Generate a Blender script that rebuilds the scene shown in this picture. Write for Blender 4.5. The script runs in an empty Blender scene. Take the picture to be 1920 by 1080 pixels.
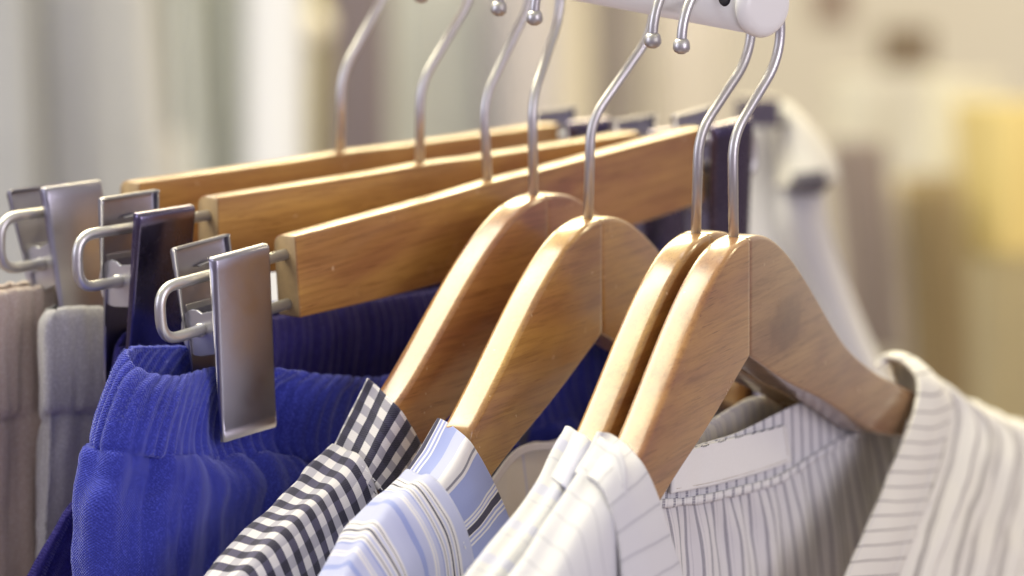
import bpy, bmesh, math, random
from mathutils import Vector, Matrix, noise
random.seed(4)
SC = bpy.context.scene
COL = SC.collection
# ------------------------------------------------------------------ camera
F = 9000.0; PITCH = math.radians(10); CAM = Vector((0, 0, 1.5))
RIGHT = Vector((1, 0, 0)); FWD = Vector((0, math.cos(PITCH), -math.sin(PITCH))); UP = Vector((0, math.sin(PITCH), math.cos(PITCH)))
cd = bpy.data.cameras.new('camera'); cam = bpy.data.objects.new('camera', cd); COL.objects.link(cam)
cam.location = CAM; cam.rotation_euler = (math.radians(90) - PITCH, 0, 0)
cd.sensor_width = 36; cd.lens = F / 1920 * 36; cd.clip_start = .05; cd.clip_end = 60
cd.dof.use_dof = True; cd.dof.focus_distance = 1.745; cd.dof.aperture_fstop = 6.3
SC.camera = cam
# ------------------------------------------------------------------ world: pale shop interior all round, purple fill added below to lift shadows
w = bpy.data.worlds.new('World'); SC.world = w; w.use_nodes = True
nt = w.node_tree; nt.nodes.clear()
tc = nt.nodes.new('ShaderNodeTexCoord'); sx = nt.nodes.new('ShaderNodeSeparateXYZ'); cr = nt.nodes.new('ShaderNodeValToRGB')
mr = nt.nodes.new('ShaderNodeMapRange'); mr.inputs[1].default_value = -1; mr.inputs[2].default_value = 1
nt.links.new(tc.outputs['Generated'], sx.inputs[0]); nt.links.new(sx.outputs[2], mr.inputs[0]); nt.links.new(mr.outputs[0], cr.inputs[0])
el = cr.color_ramp.elements
el[0].position = 0; el[0].color = (.26, .17, .36, 1)
el[1].position = 1; el[1].color = (.92, .84, .66, 1)
e = el.new(.42); e.color = (.38, .29, .46, 1)
e = el.new(.58); e.color = (.59, .56, .63, 1)
bg = nt.nodes.new('ShaderNodeBackground'); bg.inputs[1].default_value = .60
wo = nt.nodes.new('ShaderNodeOutputWorld'); nt.links.new(cr.outputs[0], bg.inputs[0]); nt.links.new(bg.outputs[0], wo.inputs[0])
# ------------------------------------------------------------------ lamps
def area(name, loc, target, size, power, color, sy=None):
    l = bpy.data.lights.new(name, 'AREA'); l.energy = power; l.color = color; l.size = size
    if sy: l.shape = 'RECTANGLE'; l.size_y = sy
    o = bpy.data.objects.new(name, l); COL.objects.link(o); o.location = loc
    d = Vector(target) - Vector(loc); o.rotation_euler = d.to_track_quat('-Z', 'Y').to_euler()
    return o
area('ceiling_lamp', (-.85, 2.35, 2.6), (0, 1.85, 1.2), 1.25, 45, (1.0, .93, .66))
area('left_fill', (-2.4, .9, 1.9), (0, 1.8, 1.15), 1.3, 15, (.82, .83, 1.0))  # cool fill added from the left, no window there
area('warm_back_fill', (-.2, 5.0, 2.9), (0, 1.8, 1.2), 2.6, 150, (1.0, .86, .48), 1.0)  # unseen warm area lamp, added to reflect in the wood tops
area('front_right_fill', (1.6, .1, 1.7), (.1, 1.75, 1.1), 1.2, 20, (.97, .90, 1.0))  # soft fill added from front right for shirt insides and wood fronts
area('background_fill', (-.3, 3.1, 3.6), (0, 4.4, .9), 1.6, 22, (.90, .95, 1.0))  # added to brighten the background clothes, no fitting there
area('right_wall_fill', (3.0, 3.6, 2.9), (3.9, 5.2, .9), 1.2, 60, (1.0, .95, .86))  # added to light the right wall for its reflection in the nearest hanger
area('back_warm_light', (1.35, 2.7, 2.3), (.75, 4.2, 1.0), .6, 24, (1.0, .84, .50))
SC.view_settings.view_transform = 'Standard'; SC.view_settings.look = 'None'; SC.view_settings.gamma = 1
SC.view_settings.exposure = 0.25; SC.view_settings.use_curve_mapping = False

# ------------------------------------------------------------------ helpers
def P(px, py, d): return CAM + d * (FWD + (px - 960) / F * RIGHT - (py - 540) / F * UP)
def proj(p):
    q = p - CAM; d = q.dot(FWD); return (960 + F * q.dot(RIGHT) / d, 540 - F * q.dot(UP) / d, d)
def link(o, parent=None):
    COL.objects.link(o)
    if parent: o.parent = parent
    return o
def empty(name, label, cat, M=None, group=None):
    o = bpy.data.objects.new(name, None); o.empty_display_size = .02; COL.objects.link(o)
    if M is not None: o.matrix_world = M
    o['label'] = label; o['category'] = cat
    if group: o['group'] = group
    return o
def mesh(name, vs, fs, mat, parent=None, uvs=None, smooth=True, solid=0, off=0):
    me = bpy.data.meshes.new(name); me.from_pydata([tuple(v) for v in vs], [], fs); me.update()
    if uvs:
        uv = me.uv_layers.new(name='UVMap')
        for p in me.polygons:
            for k, li in enumerate(p.loop_indices):
                uv.data[li].uv = uvs[p.index][k]
    for p in me.polygons: p.use_smooth = smooth
    if mat: me.materials.append(mat)
    o = bpy.data.objects.new(name, me); link(o, parent)
    if solid:
        m = o.modifiers.new('solid', 'SOLIDIFY'); m.thickness = solid; m.offset = off
    return o
def bevel(o, wd=.0008, seg=2, ang=30):
    m = o.modifiers.new('bevel', 'BEVEL'); m.width = wd; m.segments = seg; m.limit_method = 'ANGLE'; m.angle_limit = math.radians(ang); return o
def cr1(p0, p1, p2, p3, t):
    return .5 * ((2 * p1) + (p2 - p0) * t + (2 * p0 - 5 * p1 + 4 * p2 - p3) * t * t + (3 * p1 - p0 - 3 * p2 + p3) * t ** 3)
def resample(pts, n, closed=False, even=True):
    """catmull rom through pts, n samples even in length"""
    m = len(pts); dense = []; segs = m if closed else m - 1
    for i in range(segs):
        g = lambda k: pts[k % m] if closed else (pts[k] if 0 <= k < m else (2 * pts[0] - pts[1] if k < 0 else 2 * pts[-1] - pts[-2]))
        for s in range(12): dense.append(cr1(g(i - 1), g(i), g(i + 1), g(i + 2), s / 12))
    dense.append(pts[0].copy() if closed else pts[-1].copy())
    L = [0]
    for a, b in zip(dense, dense[1:]): L.append(L[-1] + (b - a).length)
    tot = L[-1]
    if not even: L = list(range(len(dense)))
    out = []; j = 0; cnt = n
    for k in range(cnt):
        t = L[-1] * k / (cnt if closed else cnt - 1)
        while j < len(L) - 2 and L[j + 1] < t: j += 1
        q = (t - L[j]) / max(1e-9, L[j + 1] - L[j]); out.append(dense[j].lerp(dense[j + 1], min(1, max(0, q))))
    return out, tot
def surf(name, rows, mat, parent, origin, nu=60, nv=40, closed=False, disp=None, solid=.0007, uvo=(0, 0), uvfix=None, even=True):
    """rows: control rows of world points; columns run along each row. u along row, v across."""
    R = []; lens = []
    for r in rows:
        p, l = resample([Vector(q) for q in r], nu, closed, even); R.append(p); lens.append(l)
    C = []; vl = []
    for j in range(nu):
        p, l = resample([R[i][j] for i in range(len(R))], nv); C.append(p); vl.append(l)
    LU = uvfix[0] if uvfix else sum(lens) / len(lens); LV = uvfix[1] if uvfix else sum(vl) / len(vl)
    G = [[C[j][i] for j in range(nu)] for i in range(nv)]
    if disp:
        N = []
        for i in range(nv):
            row = []
            for j in range(nu):
                a = G[i][(j + 1) % nu if closed else min(nu - 1, j + 1)] - G[i][(j - 1) % nu if closed else max(0, j - 1)]
                b = G[min(nv - 1, i + 1)][j] - G[max(0, i - 1)][j]
                n = a.cross(b)
                row.append(n.normalized() if n.length > 0 else Vector((0, 0, 0)))
            N.append(row)
        G = [[G[i][j] + N[i][j] * disp(j / (nu - (0 if closed else 1)) * LU, i / (nv - 1) * LV, G[i][j]) for j in range(nu)] for i in range(nv)]
    vs = [g - origin for row in G for g in row]; fs = []; uvs = []
    jm = nu if closed else nu - 1; dn = nu if closed else nu - 1
    for i in range(nv - 1):
        for j in range(jm):
            k = (j + 1) % nu
            fs.append((i * nu + j, i * nu + k, (i + 1) * nu + k, (i + 1) * nu + j))
            u0 = j / dn * LU + uvo[0]; u1 = (j + 1) / dn * LU + uvo[0]; v0 = i / (nv - 1) * LV + uvo[1]; v1 = (i + 1) / (nv - 1) * LV + uvo[1]
            uvs.append(((u0, v0), (u1, v0), (u1, v1), (u0, v1)))
    return mesh(name, vs, fs, mat, parent, uvs, True, solid)
def tube(name, pts, r, mat, parent=None, n=14, caps=True, radii=None):
    vs = []; fs = []; T = None; prev = None
    for i, p in enumerate(pts):
        t = (pts[min(i + 1, len(pts) - 1)] - pts[max(0, i - 1)]).normalized()
        if prev is None:
            a = Vector((0, 0, 1)) if abs(t.z) < .9 else Vector((1, 0, 0)); nrm = t.cross(a).normalized()
        else:
            nrm = (prev - t * prev.dot(t)).normalized()
        prev = nrm; b = t.cross(nrm); rr = radii[i] if radii else r
        for k in range(n):
            a = 2 * math.pi * k / n; vs.append(p + (nrm * math.cos(a) + b * math.sin(a)) * rr)
    m = len(pts)
    for i in range(m - 1):
        for k in range(n): fs.append((i * n + k, i * n + (k + 1) % n, (i + 1) * n + (k + 1) % n, (i + 1) * n + k))
    if caps: fs.append(tuple(range(n - 1, -1, -1))); fs.append(tuple((m - 1) * n + k for k in range(n)))
    return mesh(name, vs, fs, mat, parent)
def rounded(pts, rad, seg=8):
    out = [pts[0]]
    for i in range(1, len(pts) - 1):
        a, b, c = pts[i - 1], pts[i], pts[i + 1]; r = rad[i] if isinstance(rad, (list, tuple)) else rad
        da = (a - b); dc = (c - b); ra = min(r, da.length * .49); rc = min(r, dc.length * .49)
        s = b + da.normalized() * ra; e = b + dc.normalized() * rc
        for k in range(seg + 1):
            t = k / seg; out.append((1 - t) ** 2 * s + 2 * t * (1 - t) * b + t * t * e)
    out.append(pts[-1]); return out
def box(name, a, b, mat, parent=None, bev=0):
    x0, y0, z0 = a; x1, y1, z1 = b
    vs = [Vector(v) for v in ((x0, y0, z0), (x1, y0, z0), (x1, y1, z0), (x0, y1, z0), (x0, y0, z1), (x1, y0, z1), (x1, y1, z1), (x0, y1, z1))]
    fs = [(0, 3, 2, 1), (4, 5, 6, 7), (0, 1, 5, 4), (1, 2, 6, 5), (2, 3, 7, 6), (3, 0, 4, 7)]
    o = mesh(name, vs, fs, mat, parent, None, False)
    if bev: bevel(o, bev)
    return o
# ------------------------------------------------------------------ materials
class NT:
    def __init__(s, name):
        s.m = bpy.data.materials.new(name); s.m.use_nodes = True; s.t = s.m.node_tree; s.b = s.t.nodes['Principled BSDF']
    def n(s, kind, **kw):
        x = s.t.nodes.new('ShaderNode' + kind)
        for k, v in kw.items(): setattr(x, k, v)
        return x
    def l(s, a, b): s.t.links.new(a, b)
    def math(s, op, a, b=None, c=None):
        x = s.n('Math', operation=op)
        for i, q in enumerate((a, b, c)):
            if q is None: continue
            if isinstance(q, (int, float)): x.inputs[i].default_value = q
            else: s.l(q, x.inputs[i])
        return x.outputs[0]
    def mix(s, f, a, b):
        x = s.n('Mix', data_type='RGBA')
        for i, q in ((0, f), (6, a), (7, b)):
            if isinstance(q, (int, float)): x.inputs[i].default_value = q
            elif isinstance(q, tuple): x.inputs[i].default_value = (*q, 1) if len(q) == 3 else q
            else: s.l(q, x.inputs[i])
        return x.outputs[2]
    def noise(s, vec, scale, detail=3, rough=.5, dist=0):
        x = s.n('TexNoise'); x.inputs['Scale'].default_value = scale; x.inputs['Detail'].default_value = detail
        x.inputs['Roughness'].default_value = rough; x.inputs['Distortion'].default_value = dist
        if vec is not None: s.l(vec, x.inputs['Vector'])
        return x.outputs['Fac']
    def ramp(s, f, stops, interp='LINEAR'):
        x = s.n('ValToRGB'); e = x.color_ramp.elements; x.color_ramp.interpolation = interp
        while len(e) > 1: e.remove(e[-1])
        e[0].position = stops[0][0]; e[0].color = (*stops[0][1], 1)
        for p, c in stops[1:]:
            q = e.new(p); q.color = (*c, 1)
        s.l(f, x.inputs[0]); return x.outputs[0]
    def bump(s, h, strength, dist=.0005):
        x = s.n('Bump'); x.inputs['Strength'].default_value = strength; x.inputs['Distance'].default_value = dist
        s.l(h, x.inputs['Height']); s.l(x.outputs[0], s.b.inputs['Normal'])
    def map(s, vec, scale=(1, 1, 1)):
        x = s.n('Mapping'); x.inputs['Scale'].default_value = scale; s.l(vec, x.inputs[0]); return x.outputs[0]
def cset(b, **kw):
    for k, v in kw.items(): b.inputs[k.replace('_', ' ')].default_value = v

def wood_mat(name, light=(.47, .27, .068), dark=(.25, .105, .045), knot=None):
    m = NT(name); tc = m.n('TexCoord'); oi = m.n('ObjectInfo')
    add = m.n('VectorMath', operation='ADD'); m.l(tc.outputs['Object'], add.inputs[0])
    comb = m.n('CombineXYZ'); m.l(oi.outputs['Random'], comb.inputs[0]); m.l(oi.outputs['Random'], comb.inputs[1]); m.l(oi.outputs['Random'], comb.inputs[2])
    m.l(comb.outputs[0], add.inputs[1]); v = add.outputs[0]
    big = m.noise(m.map(v, (14, 60, 45)), 1.0, 3, .55, .6)
    fine = m.noise(m.map(v, (26, 420, 560)), 1.0, 6, .72, .5)
    pore = m.noise(m.map(v, (60, 1500, 1700)), 1.0, 2, .6)
    c = m.ramp(big, [(.3, dark), (.5, tuple((a + b) / 2 for a, b in zip(light, dark))), (.72, light)])
    g = m.ramp(fine, [(.35, (.62, .55, .5)), (.55, (1, 1, 1))])
    x = m.n('Mix', data_type='RGBA', blend_type='MULTIPLY'); x.inputs[0].default_value = .8; m.l(c, x.inputs[6]); m.l(g, x.inputs[7]); col = x.outputs[2]
    pm = m.ramp(pore, [(.28, (.35, .2, .12)), (.36, (1, 1, 1))])
    x = m.n('Mix', data_type='RGBA', blend_type='MULTIPLY'); x.inputs[0].default_value = .7; m.l(col, x.inputs[6]); m.l(pm, x.inputs[7]); col = x.outputs[2]
    dents = m.noise(v, 210, 2, .5); dm = m.ramp(dents, [(.735, (0, 0, 0)), (.76, (.5, .5, .5))]); col = m.mix(dm, col, (.72, .55, .36))
    if knot:
        sub = m.n('VectorMath', operation='SUBTRACT'); m.l(tc.outputs['Object'], sub.inputs[0]); sub.inputs[1].default_value = knot
        ln = m.n('VectorMath', operation='LENGTH'); m.l(m.map(sub.outputs[0], (.62, .3, 1)), ln.inputs[0])
        wob = m.math('ADD', ln.outputs['Value'], m.math('MULTIPLY', m.math('SUBTRACT', m.noise(tc.outputs['Object'], 160, 3), .5), .006))
        kf = m.ramp(wob, [(0, (1, 1, 1)), (.0026, (.95, .95, .95)), (.0045, (.55, .55, .55)), (.0062, (.85, .85, .85)), (.0105, (.25, .25, .25)), (.018, (0, 0, 0))])
        col = m.mix(kf, col, (.085, .03, .025))
    m.l(col, m.b.inputs['Base Color'])
    cset(m.b, Roughness=.42, Specular_IOR_Level=.35, Coat_Weight=1.0, Coat_Roughness=.13, Coat_IOR=1.55)
    wob = m.noise(v, 60, 3); m.l(m.ramp(wob, [(.3, (.10, .10, .10)), (.75, (.30, .30, .30))]), m.b.inputs['Coat Roughness'])
    m.bump(m.math('ADD', fine, m.math('MULTIPLY', wob, 1.5)), .25, .0004); return m.m
def metal_mat(name, col=(.62, .60, .58), rough=.27, brush=False, mt=1.0):
    m = NT(name); tc = m.n('TexCoord'); v = tc.outputs['Object']
    n1 = m.noise(v, 90, 4, .6); n2 = m.noise(m.map(v, (2500, 2500, 60)) if brush else m.map(v, (900, 900, 900)), 1, 3, .7)
    m.l(m.mix(m.math('MULTIPLY', n1, .5), tuple(col), tuple(c * .72 for c in col)), m.b.inputs['Base Color'])
    m.l(m.math('ADD', m.math('MULTIPLY', n1, .24), m.math('ADD', m.math('MULTIPLY', n2, .12), rough - .18)), m.b.inputs['Roughness'])
    cset(m.b, Metallic=mt); m.bump(n2, .12, .0002); return m.m
def plain(name, col, rough=.6, metal=0, var=.12, scale=30, sheen=0):
    m = NT(name); tc = m.n('TexCoord'); n1 = m.noise(tc.outputs['Object'], scale, 4, .6)
    m.l(m.mix(n1, tuple(c * (1 - var) for c in col), tuple(min(1, c * (1 + var)) for c in col)), m.b.inputs['Base Color'])
    cset(m.b, Roughness=rough, Metallic=metal, Sheen_Weight=sheen); m.bump(n1, .1, .0005); return m.m
def weave_bump(m, uvU, uvV, extra=None, period=.00055, k=.35, dist=.0002):
    a = m.math('SINE', m.math('MULTIPLY', uvU, 2 * math.pi / period)); b = m.math('SINE', m.math('MULTIPLY', uvV, 2 * math.pi / period))
    h = m.math('MULTIPLY', a, b)
    if extra is not None: h = m.math('ADD', h, extra)
    m.bump(h, k, dist)
def uv_nodes(m):
    tc = m.n('TexCoord'); wn = m.noise(tc.outputs['Object'], 45, 2)
    s = m.n('SeparateXYZ'); m.l(tc.outputs['UV'], s.inputs[0])
    wob = m.math('MULTIPLY', m.math('SUBTRACT', wn, .5), .0016)
    return tc, m.math('ADD', s.outputs[0], wob), m.math('ADD', s.outputs[1], wob)
def fract(m, x, period, off=0): return m.math('FRACT', m.math('ADD', m.math('DIVIDE', x, period), 10 + off))
def finish_cloth(m, tc, U, V, rough=.85, sheen=.25, bump=.35):
    cset(m.b, Roughness=rough, Sheen_Weight=sheen, Sheen_Roughness=.5); m.b.inputs['Specular IOR Level'].default_value = .25
    weave_bump(m, U, V, m.math('MULTIPLY', m.noise(tc.outputs['Object'], 700, 3), 1.2), k=bump)
def gingham_mat(name, p=.0082, mid=(.30, .29, .36), dk=(.045, .040, .085)):
    m = NT(name); tc, U, V = uv_nodes(m)
    a = m.math('GREATER_THAN', fract(m, U, p), .5); b = m.math('GREATER_THAN', fract(m, V, p), .5)
    s = m.math('ADD', m.math('MULTIPLY', a, .62), m.math('MULTIPLY', b, .36))
    twill = m.math('GREATER_THAN', fract(m, m.math('ADD', U, V), .0008), .5)
    c = m.ramp(s, [(0, (.72, .70, .72)), (.3, mid), (.55, dk), (.9, (.010, .009, .032))], 'CONSTANT')
    c = m.mix(m.math('MULTIPLY', twill, .12), c, (.25, .24, .32))
    m.l(c, m.b.inputs['Base Color']); finish_cloth(m, tc, U, V); return m.m
def stripe_mat(name, p, stops, off=0, axis='U', sheen=.2, p2=None, stops2=None, dotted=False, trans=0):
    m = NT(name); tc, U, V = uv_nodes(m); X = U if axis == 'U' else V; Y = V if axis == 'U' else U
    c = m.ramp(fract(m, X, p, off), stops, 'CONSTANT')
    if dotted:
        d = m.math('GREATER_THAN', fract(m, Y, .0011), .62); x = m.n('Mix', data_type='RGBA'); m.l(m.math('MULTIPLY', d, .55), x.inputs[0]); m.l(c, x.inputs[6]); x.inputs[7].default_value = (*stops[0][1], 1); c = x.outputs[2]
    big = m.noise(tc.outputs['Object'], 25, 2)
    c2 = m.n('Mix', data_type='RGBA', blend_type='MULTIPLY'); c2.inputs[0].default_value = .15; m.l(c, c2.inputs[6]); m.l(m.ramp(big, [(.3, (.7, .7, .75)), (.7, (1, 1, 1))]), c2.inputs[7])
    m.l(c2.outputs[2], m.b.inputs['Base Color']); finish_cloth(m, tc, U, V, sheen=sheen); return m.m
def knit_mat(name, col, col2, p=.0012, sheen=.6, fuzz=.5):
    m = NT(name); tc, U, V = uv_nodes(m)
    n1 = m.noise(tc.outputs['Object'], 30, 3); n2 = m.noise(tc.outputs['Object'], 1100, 3, .7)
    c = m.mix(n1, col, col2); c = m.mix(m.math('MULTIPLY', m.ramp(n2, [(.48, (0, 0, 0)), (.66, (1, 1, 1))]), .34), c, tuple(min(1, x * 2.2 + .03) for x in col))
    m.l(c, m.b.inputs['Base Color']); cset(m.b, Roughness=.95, Sheen_Weight=sheen, Sheen_Roughness=.35); m.b.inputs['Specular IOR Level'].default_value = .1
    m.b.inputs['Sheen Tint'].default_value = (*[min(1, x * 2 + .35) for x in col], 1)
    a = m.math('SINE', m.math('MULTIPLY', U, 2 * math.pi / p)); b = m.math('SINE', m.math('MULTIPLY', V, 2 * math.pi / p))
    m.bump(m.math('ADD', m.math('MULTIPLY', a, b), m.math('MULTIPLY', n2, 2.0)), .55, .0005); return m.m
WOOD = wood_mat('honey_wood'); WOODK = wood_mat('honey_wood_knot', (.35, .20, .090), (.19, .085, .058), knot=(.036, 0, -.039))
WOODR = wood_mat('reddish_wood', (.42, .215, .066), (.22, .080, .042)); WOODE = plain('end_grain', (.36, .25, .13), .6, 0, .25, 300)
STEEL = metal_mat('nickel_wire', (.62, .61, .61), .36, False, .82); PLATE = metal_mat('brushed_plate', (.36, .35, .41), .36, True); DARKM = metal_mat('dark_plate', (.16, .14, .22), .26, True)
RAILM = plain('white_enamel', (.86, .86, .84), .28, 0, .03); HOLE = plain('dark_hole', (.015, .012, .02), .8)

# ------------------------------------------------------------------ the rail
RA = math.radians(38); RDIR = Vector((-math.sin(RA), math.cos(RA), .028)).normalized(); E = P(1432, 8, 1.735); RR = .0118
rail = empty('clothes_rail', 'white round metal rail with a domed end cap from which all the wooden hangers hang', 'clothes rail', Matrix.Translation(E))
N = 40; side = RDIR.cross(Vector((0, 0, 1))).normalized()
def lathe(name, prof, mat, parent, o, axis, s, up):
    vs = []; fs = []
    for (t, r) in prof:
        for k in range(N):
            a = 2 * math.pi * k / N; vs.append(o + axis * t + (s * math.cos(a) + up * math.sin(a)) * r)
    m = len(prof)
    for i in range(m - 1):
        for k in range(N): fs.append((i * N + k, i * N + (k + 1) % N, (i + 1) * N + (k + 1) % N, (i + 1) * N + k))
    fs.append(tuple(range(N - 1, -1, -1))); fs.append(tuple((m - 1) * N + k for k in range(N)))
    return mesh(name, vs, fs, mat, parent)
Z = Vector((0, 0, 1)); O0 = Vector((0, 0, 0))
lathe('tube', [(.0022, RR - .0004), (.9, RR - .0004)], RAILM, rail, O0, RDIR, side, Z)
bevel(lathe('end_cap', [(-.0026, .0075), (-.0024, .0098), (-.0012, .0113), (.0004, RR + .0004), (.0016, RR + .0004), (.0021, RR - .0002)], RAILM, rail, O0, RDIR, side, Z), .0002, 2, 40)
sc = -(side if side.x < 0 else -side)  # toward the viewer's side
vd = (CAM - E).normalized(); perp = (vd - RDIR * vd.dot(RDIR)).normalized()
lathe('screw_hole', [(0, .0033), (.0007, .0030), (.0008, .0018)], HOLE, rail, RDIR * .0085 + perp * (RR - .0006), perp, RDIR, perp.cross(RDIR))
# bracket that carries the rail, out of frame above
tube('bracket', [RDIR * .42 + Z * .01, RDIR * .42 + Z * .5], .008, RAILM, rail)

# ------------------------------------------------------------------ hanger frames
def frame(B, az, tilt=0):
    a = math.radians(az); t = math.radians(tilt)
    u = Vector((math.sin(a) * math.cos(t), math.cos(a) * math.cos(t), math.sin(t))); wv = Vector((math.cos(a), -math.sin(a), 0)); v = wv.cross(u)
    M = Matrix((( u.x, -wv.x, v.x, B.x), (u.y, -wv.y, v.y, B.y), (u.z, -wv.z, v.z, B.z), (0, 0, 0, 1)))
    return M, u, wv, v
class H: pass
def hang(cx, bx, by, az, tilt, hz):
    h = H(); lo, hi = -.05, .9
    for _ in range(60):
        mid = (lo + hi) / 2
        if proj(E + RDIR * mid)[0] > cx: lo = mid
        else: hi = mid
    h.C = E + RDIR * lo - Vector((0, 0, .0127 + .0010)); d = proj(h.C)[2]
    h.B = P(bx, by, d + .0122); h.M, h.u, h.w, h.v = frame(h.B, az, tilt); h.hz = hz; return h
def onp(h, px, py, w):
    r = P(px, py, 1) - CAM; q = h.B + h.w * w * .001
    return CAM + r * ((q - CAM).dot(h.w) / r.dot(h.w))
H3 = hang(642, 637, 284, 45, 0, 50)
H2 = hang(790, 786, 306, 45, .4, 50)
H1 = hang(893, 915, 338, 43, 4.2, 54)
S4 = hang(994, 1001, 364, 32, .5, 27)
S3 = hang(1115, 1101, 408, 28, .5, 60)
S2 = hang(1318, 1303, 436, 25, 1.2, 46)
S1 = hang(1372, 1376, 443, 24.5, 1.2, 46)
for n_, h in (('H3', H3), ('H2', H2), ('H1', H1), ('S4', S4), ('S3', S3), ('S2', S2), ('S1', S1)):
    print(n_, 'C', [round(x, 3) for x in proj(h.C)], 'B', [round(x, 3) for x in proj(h.B)], 'len', round((h.C - h.B).length, 4))

def hook(h, root, straight=.037, R=.0262, r=.0019):
    Mi = h.M.inverted(); a = math.radians(h.hz); hd = Vector((math.sin(a), math.cos(a), 0))
    up = (h.C - h.B).normalized(); K = h.B + up * straight
    # tangent from K to circle
    k2 = (K - h.C); kx = k2.dot(hd); kz = k2.z; dist = math.hypot(kx, kz); base = math.atan2(kz, kx); al = math.acos(min(1, R / dist))
    t0 = base + al
    arc = [h.C + hd * (R * math.cos(t0 + q)) + Z * (R * math.sin(t0 + q)) for q in [i * (math.radians(182) - t0) / 40 for i in range(41)]]
    K1 = K + (h.C - K).normalized() * 0
    pts = rounded([h.B - h.v * .012, K1, arc[0] + (arc[0] - K1) * .0], .009) 
    path = pts[:-1] + arc
    o = tube('hook', [Mi @ p for p in path], r, STEEL, root, 18)
    tip = arc[-1]; td = (arc[-1] - arc[-2]).normalized()
    vs = []
    prof = [(-.0022, .0019), (-.0014, .0027), (0, .0031), (.0014, .0032), (.0026, .0026), (.0034, .0012)]
    L = tube('hook_tip', [Mi @ (tip + td * t) for t, _ in prof], 0, STEEL, o, 18, True, [q for _, q in prof])
    return o
# --- shirt hanger arm
UPP = [(0, 0), (10, -.8), (20, -3.2), (30, -7.6), (40, -13.4), (50, -20.2), (60, -27.8), (70, -35.8), (80, -44), (90, -51.8), (100, -59), (115, -67.5), (135, -77), (155, -85), (180, -94), (200, -100)]
LOW = [(0, -44.5), (10, -49), (20, -53.6), (33, -59.5), (50, -66.5), (66, -72.5), (82, -79), (100, -87), (120, -96), (137, -102.5), (155, -107.5), (180, -113), (200, -115)]
def interp(T, x):
    # smooth interpolation through Catmull-Rom in x
    for i in range(len(T) - 1):
        if T[i][0] <= x <= T[i + 1][0] or i == len(T) - 2:
            x0, y0 = T[i]; x1, y1 = T[i + 1]
            m0 = (y1 - T[i - 1][1]) / (x1 - T[i - 1][0]) if i > 0 else (0 if T is UPP else (y1 - y0) / (x1 - x0)); m1 = (T[i + 2][1] - y0) / (T[i + 2][0] - x0) if i + 2 < len(T) else (y1 - y0) / (x1 - x0)
            hh = x1 - x0; t = (x - x0) / hh
            return (2 * t ** 3 - 3 * t * t + 1) * y0 + (t ** 3 - 2 * t * t + t) * hh * m0 + (-2 * t ** 3 + 3 * t * t) * y1 + (t ** 3 - t * t) * hh * m1
def rsec(hw, lo, hi, rf, rb, rl=1.2, n=5):
    """rounded rect in (w, v), front = +w; top radii rf/rb"""
    pts = []
    def arcp(cx, cy, r, a0, a1, ry=None):
        for i in range(n + 1):
            a = math.radians(a0 + (a1 - a0) * i / n); pts.append((cx + r * math.cos(a), cy + (ry or r) * math.sin(a)))
    arcp(hw - rf, hi - rf * .8, rf, 0, 90, rf * .8); arcp(-hw + rb, hi - rb * .8, rb, 90, 180, rb * .8)
    arcp(-hw + rl, lo + rl, rl, 180, 270); arcp(hw - rl, lo + rl, rl, 270, 360)
    return pts
def arm(root, sgn, mat, thick=13.0, u0=103.5):
    vs = []; fs = []; us = [.05] + [1, 2.5] + list(range(5, 98, 3)) + list(range(98, 122)) + list(range(123, 197, 3)) + [197, 199, 200]
    for i, u in enumerate(us):
        hi = interp(UPP, u); lo = interp(LOW, u); hw = thick / 2
        if sgn < 0 and u > u0: q = min(1, (u - u0) / 7); q = q * q * (3 - 2 * q); hi -= 14 * q; lo -= 2 * q; hw -= 2.2 * q
        if i == 0: hi -= .2; lo += .2; hw -= .2
        elif i == 1: hi -= .03
        if u > 190: q = (u - 190) / 10; sh = 1 - math.sqrt(max(0, 1 - q * q)) ; mid = (hi + lo) / 2; hi = mid + (hi - mid) * (1 - .7 * sh); lo = mid + (lo - mid) * (1 - .7 * sh); hw *= (1 - .5 * sh)
        # cut of the slope: perpendicular radii are kept small so the front edge stays crisp
        for (a, b) in rsec(hw, lo, hi, 2.6, 3.6): vs.append(Vector((sgn * u, -a, b)) * .001)
    n = len(rsec(1, 0, 40, .2, .2)); m = len(us)
    for i in range(m - 1):
        for k in range(n):
            f = (i * n + k, i * n + (k + 1) % n, (i + 1) * n + (k + 1) % n, (i + 1) * n + k); fs.append(f if sgn < 0 else f[::-1])
    c0 = tuple(range(n)); c1 = tuple((m - 1) * n + k for k in range(n)); fs.append(c0 if sgn > 0 else c0[::-1]); fs.append(c1 if sgn < 0 else c1[::-1])
    return mesh('arm', vs, fs, mat, root)
def auto(o, ang=40):
    # crisp edges stay crisp
    me = o.data; bm = bmesh.new(); bm.from_mesh(me)
    for e in bm.edges:
        if len(e.link_faces) == 2 and e.calc_face_angle(0) > math.radians(ang): e.smooth = False
    bm.to_mesh(me); bm.free(); return o
def shirt_hanger(h, label, matn=WOOD, matf=WOOD, u0=103.5):
    r = empty('shirt_hanger', label, 'hanger', h.M, 'wooden shirt hangers on the rail')
    auto(arm(r, -1, matn, u0=u0)); auto(arm(r, 1, matf)); hook(h, r); return r
shirt_hanger(S1, 'nearest curved wooden hanger, holding the cream striped shirt, a dark knot in its right arm', WOODR, WOODK)
shirt_hanger(S2, 'curved wooden hanger pressed right behind the nearest one, holding the white and lilac shirt')
shirt_hanger(S3, 'curved wooden hanger standing alone in the middle, holding the blue striped shirt', u0=103.5)
shirt_hanger(S4, 'curved wooden hanger farthest back of the curved ones, holding the gingham shirt', WOODR, WOODR, u0=107)

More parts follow.
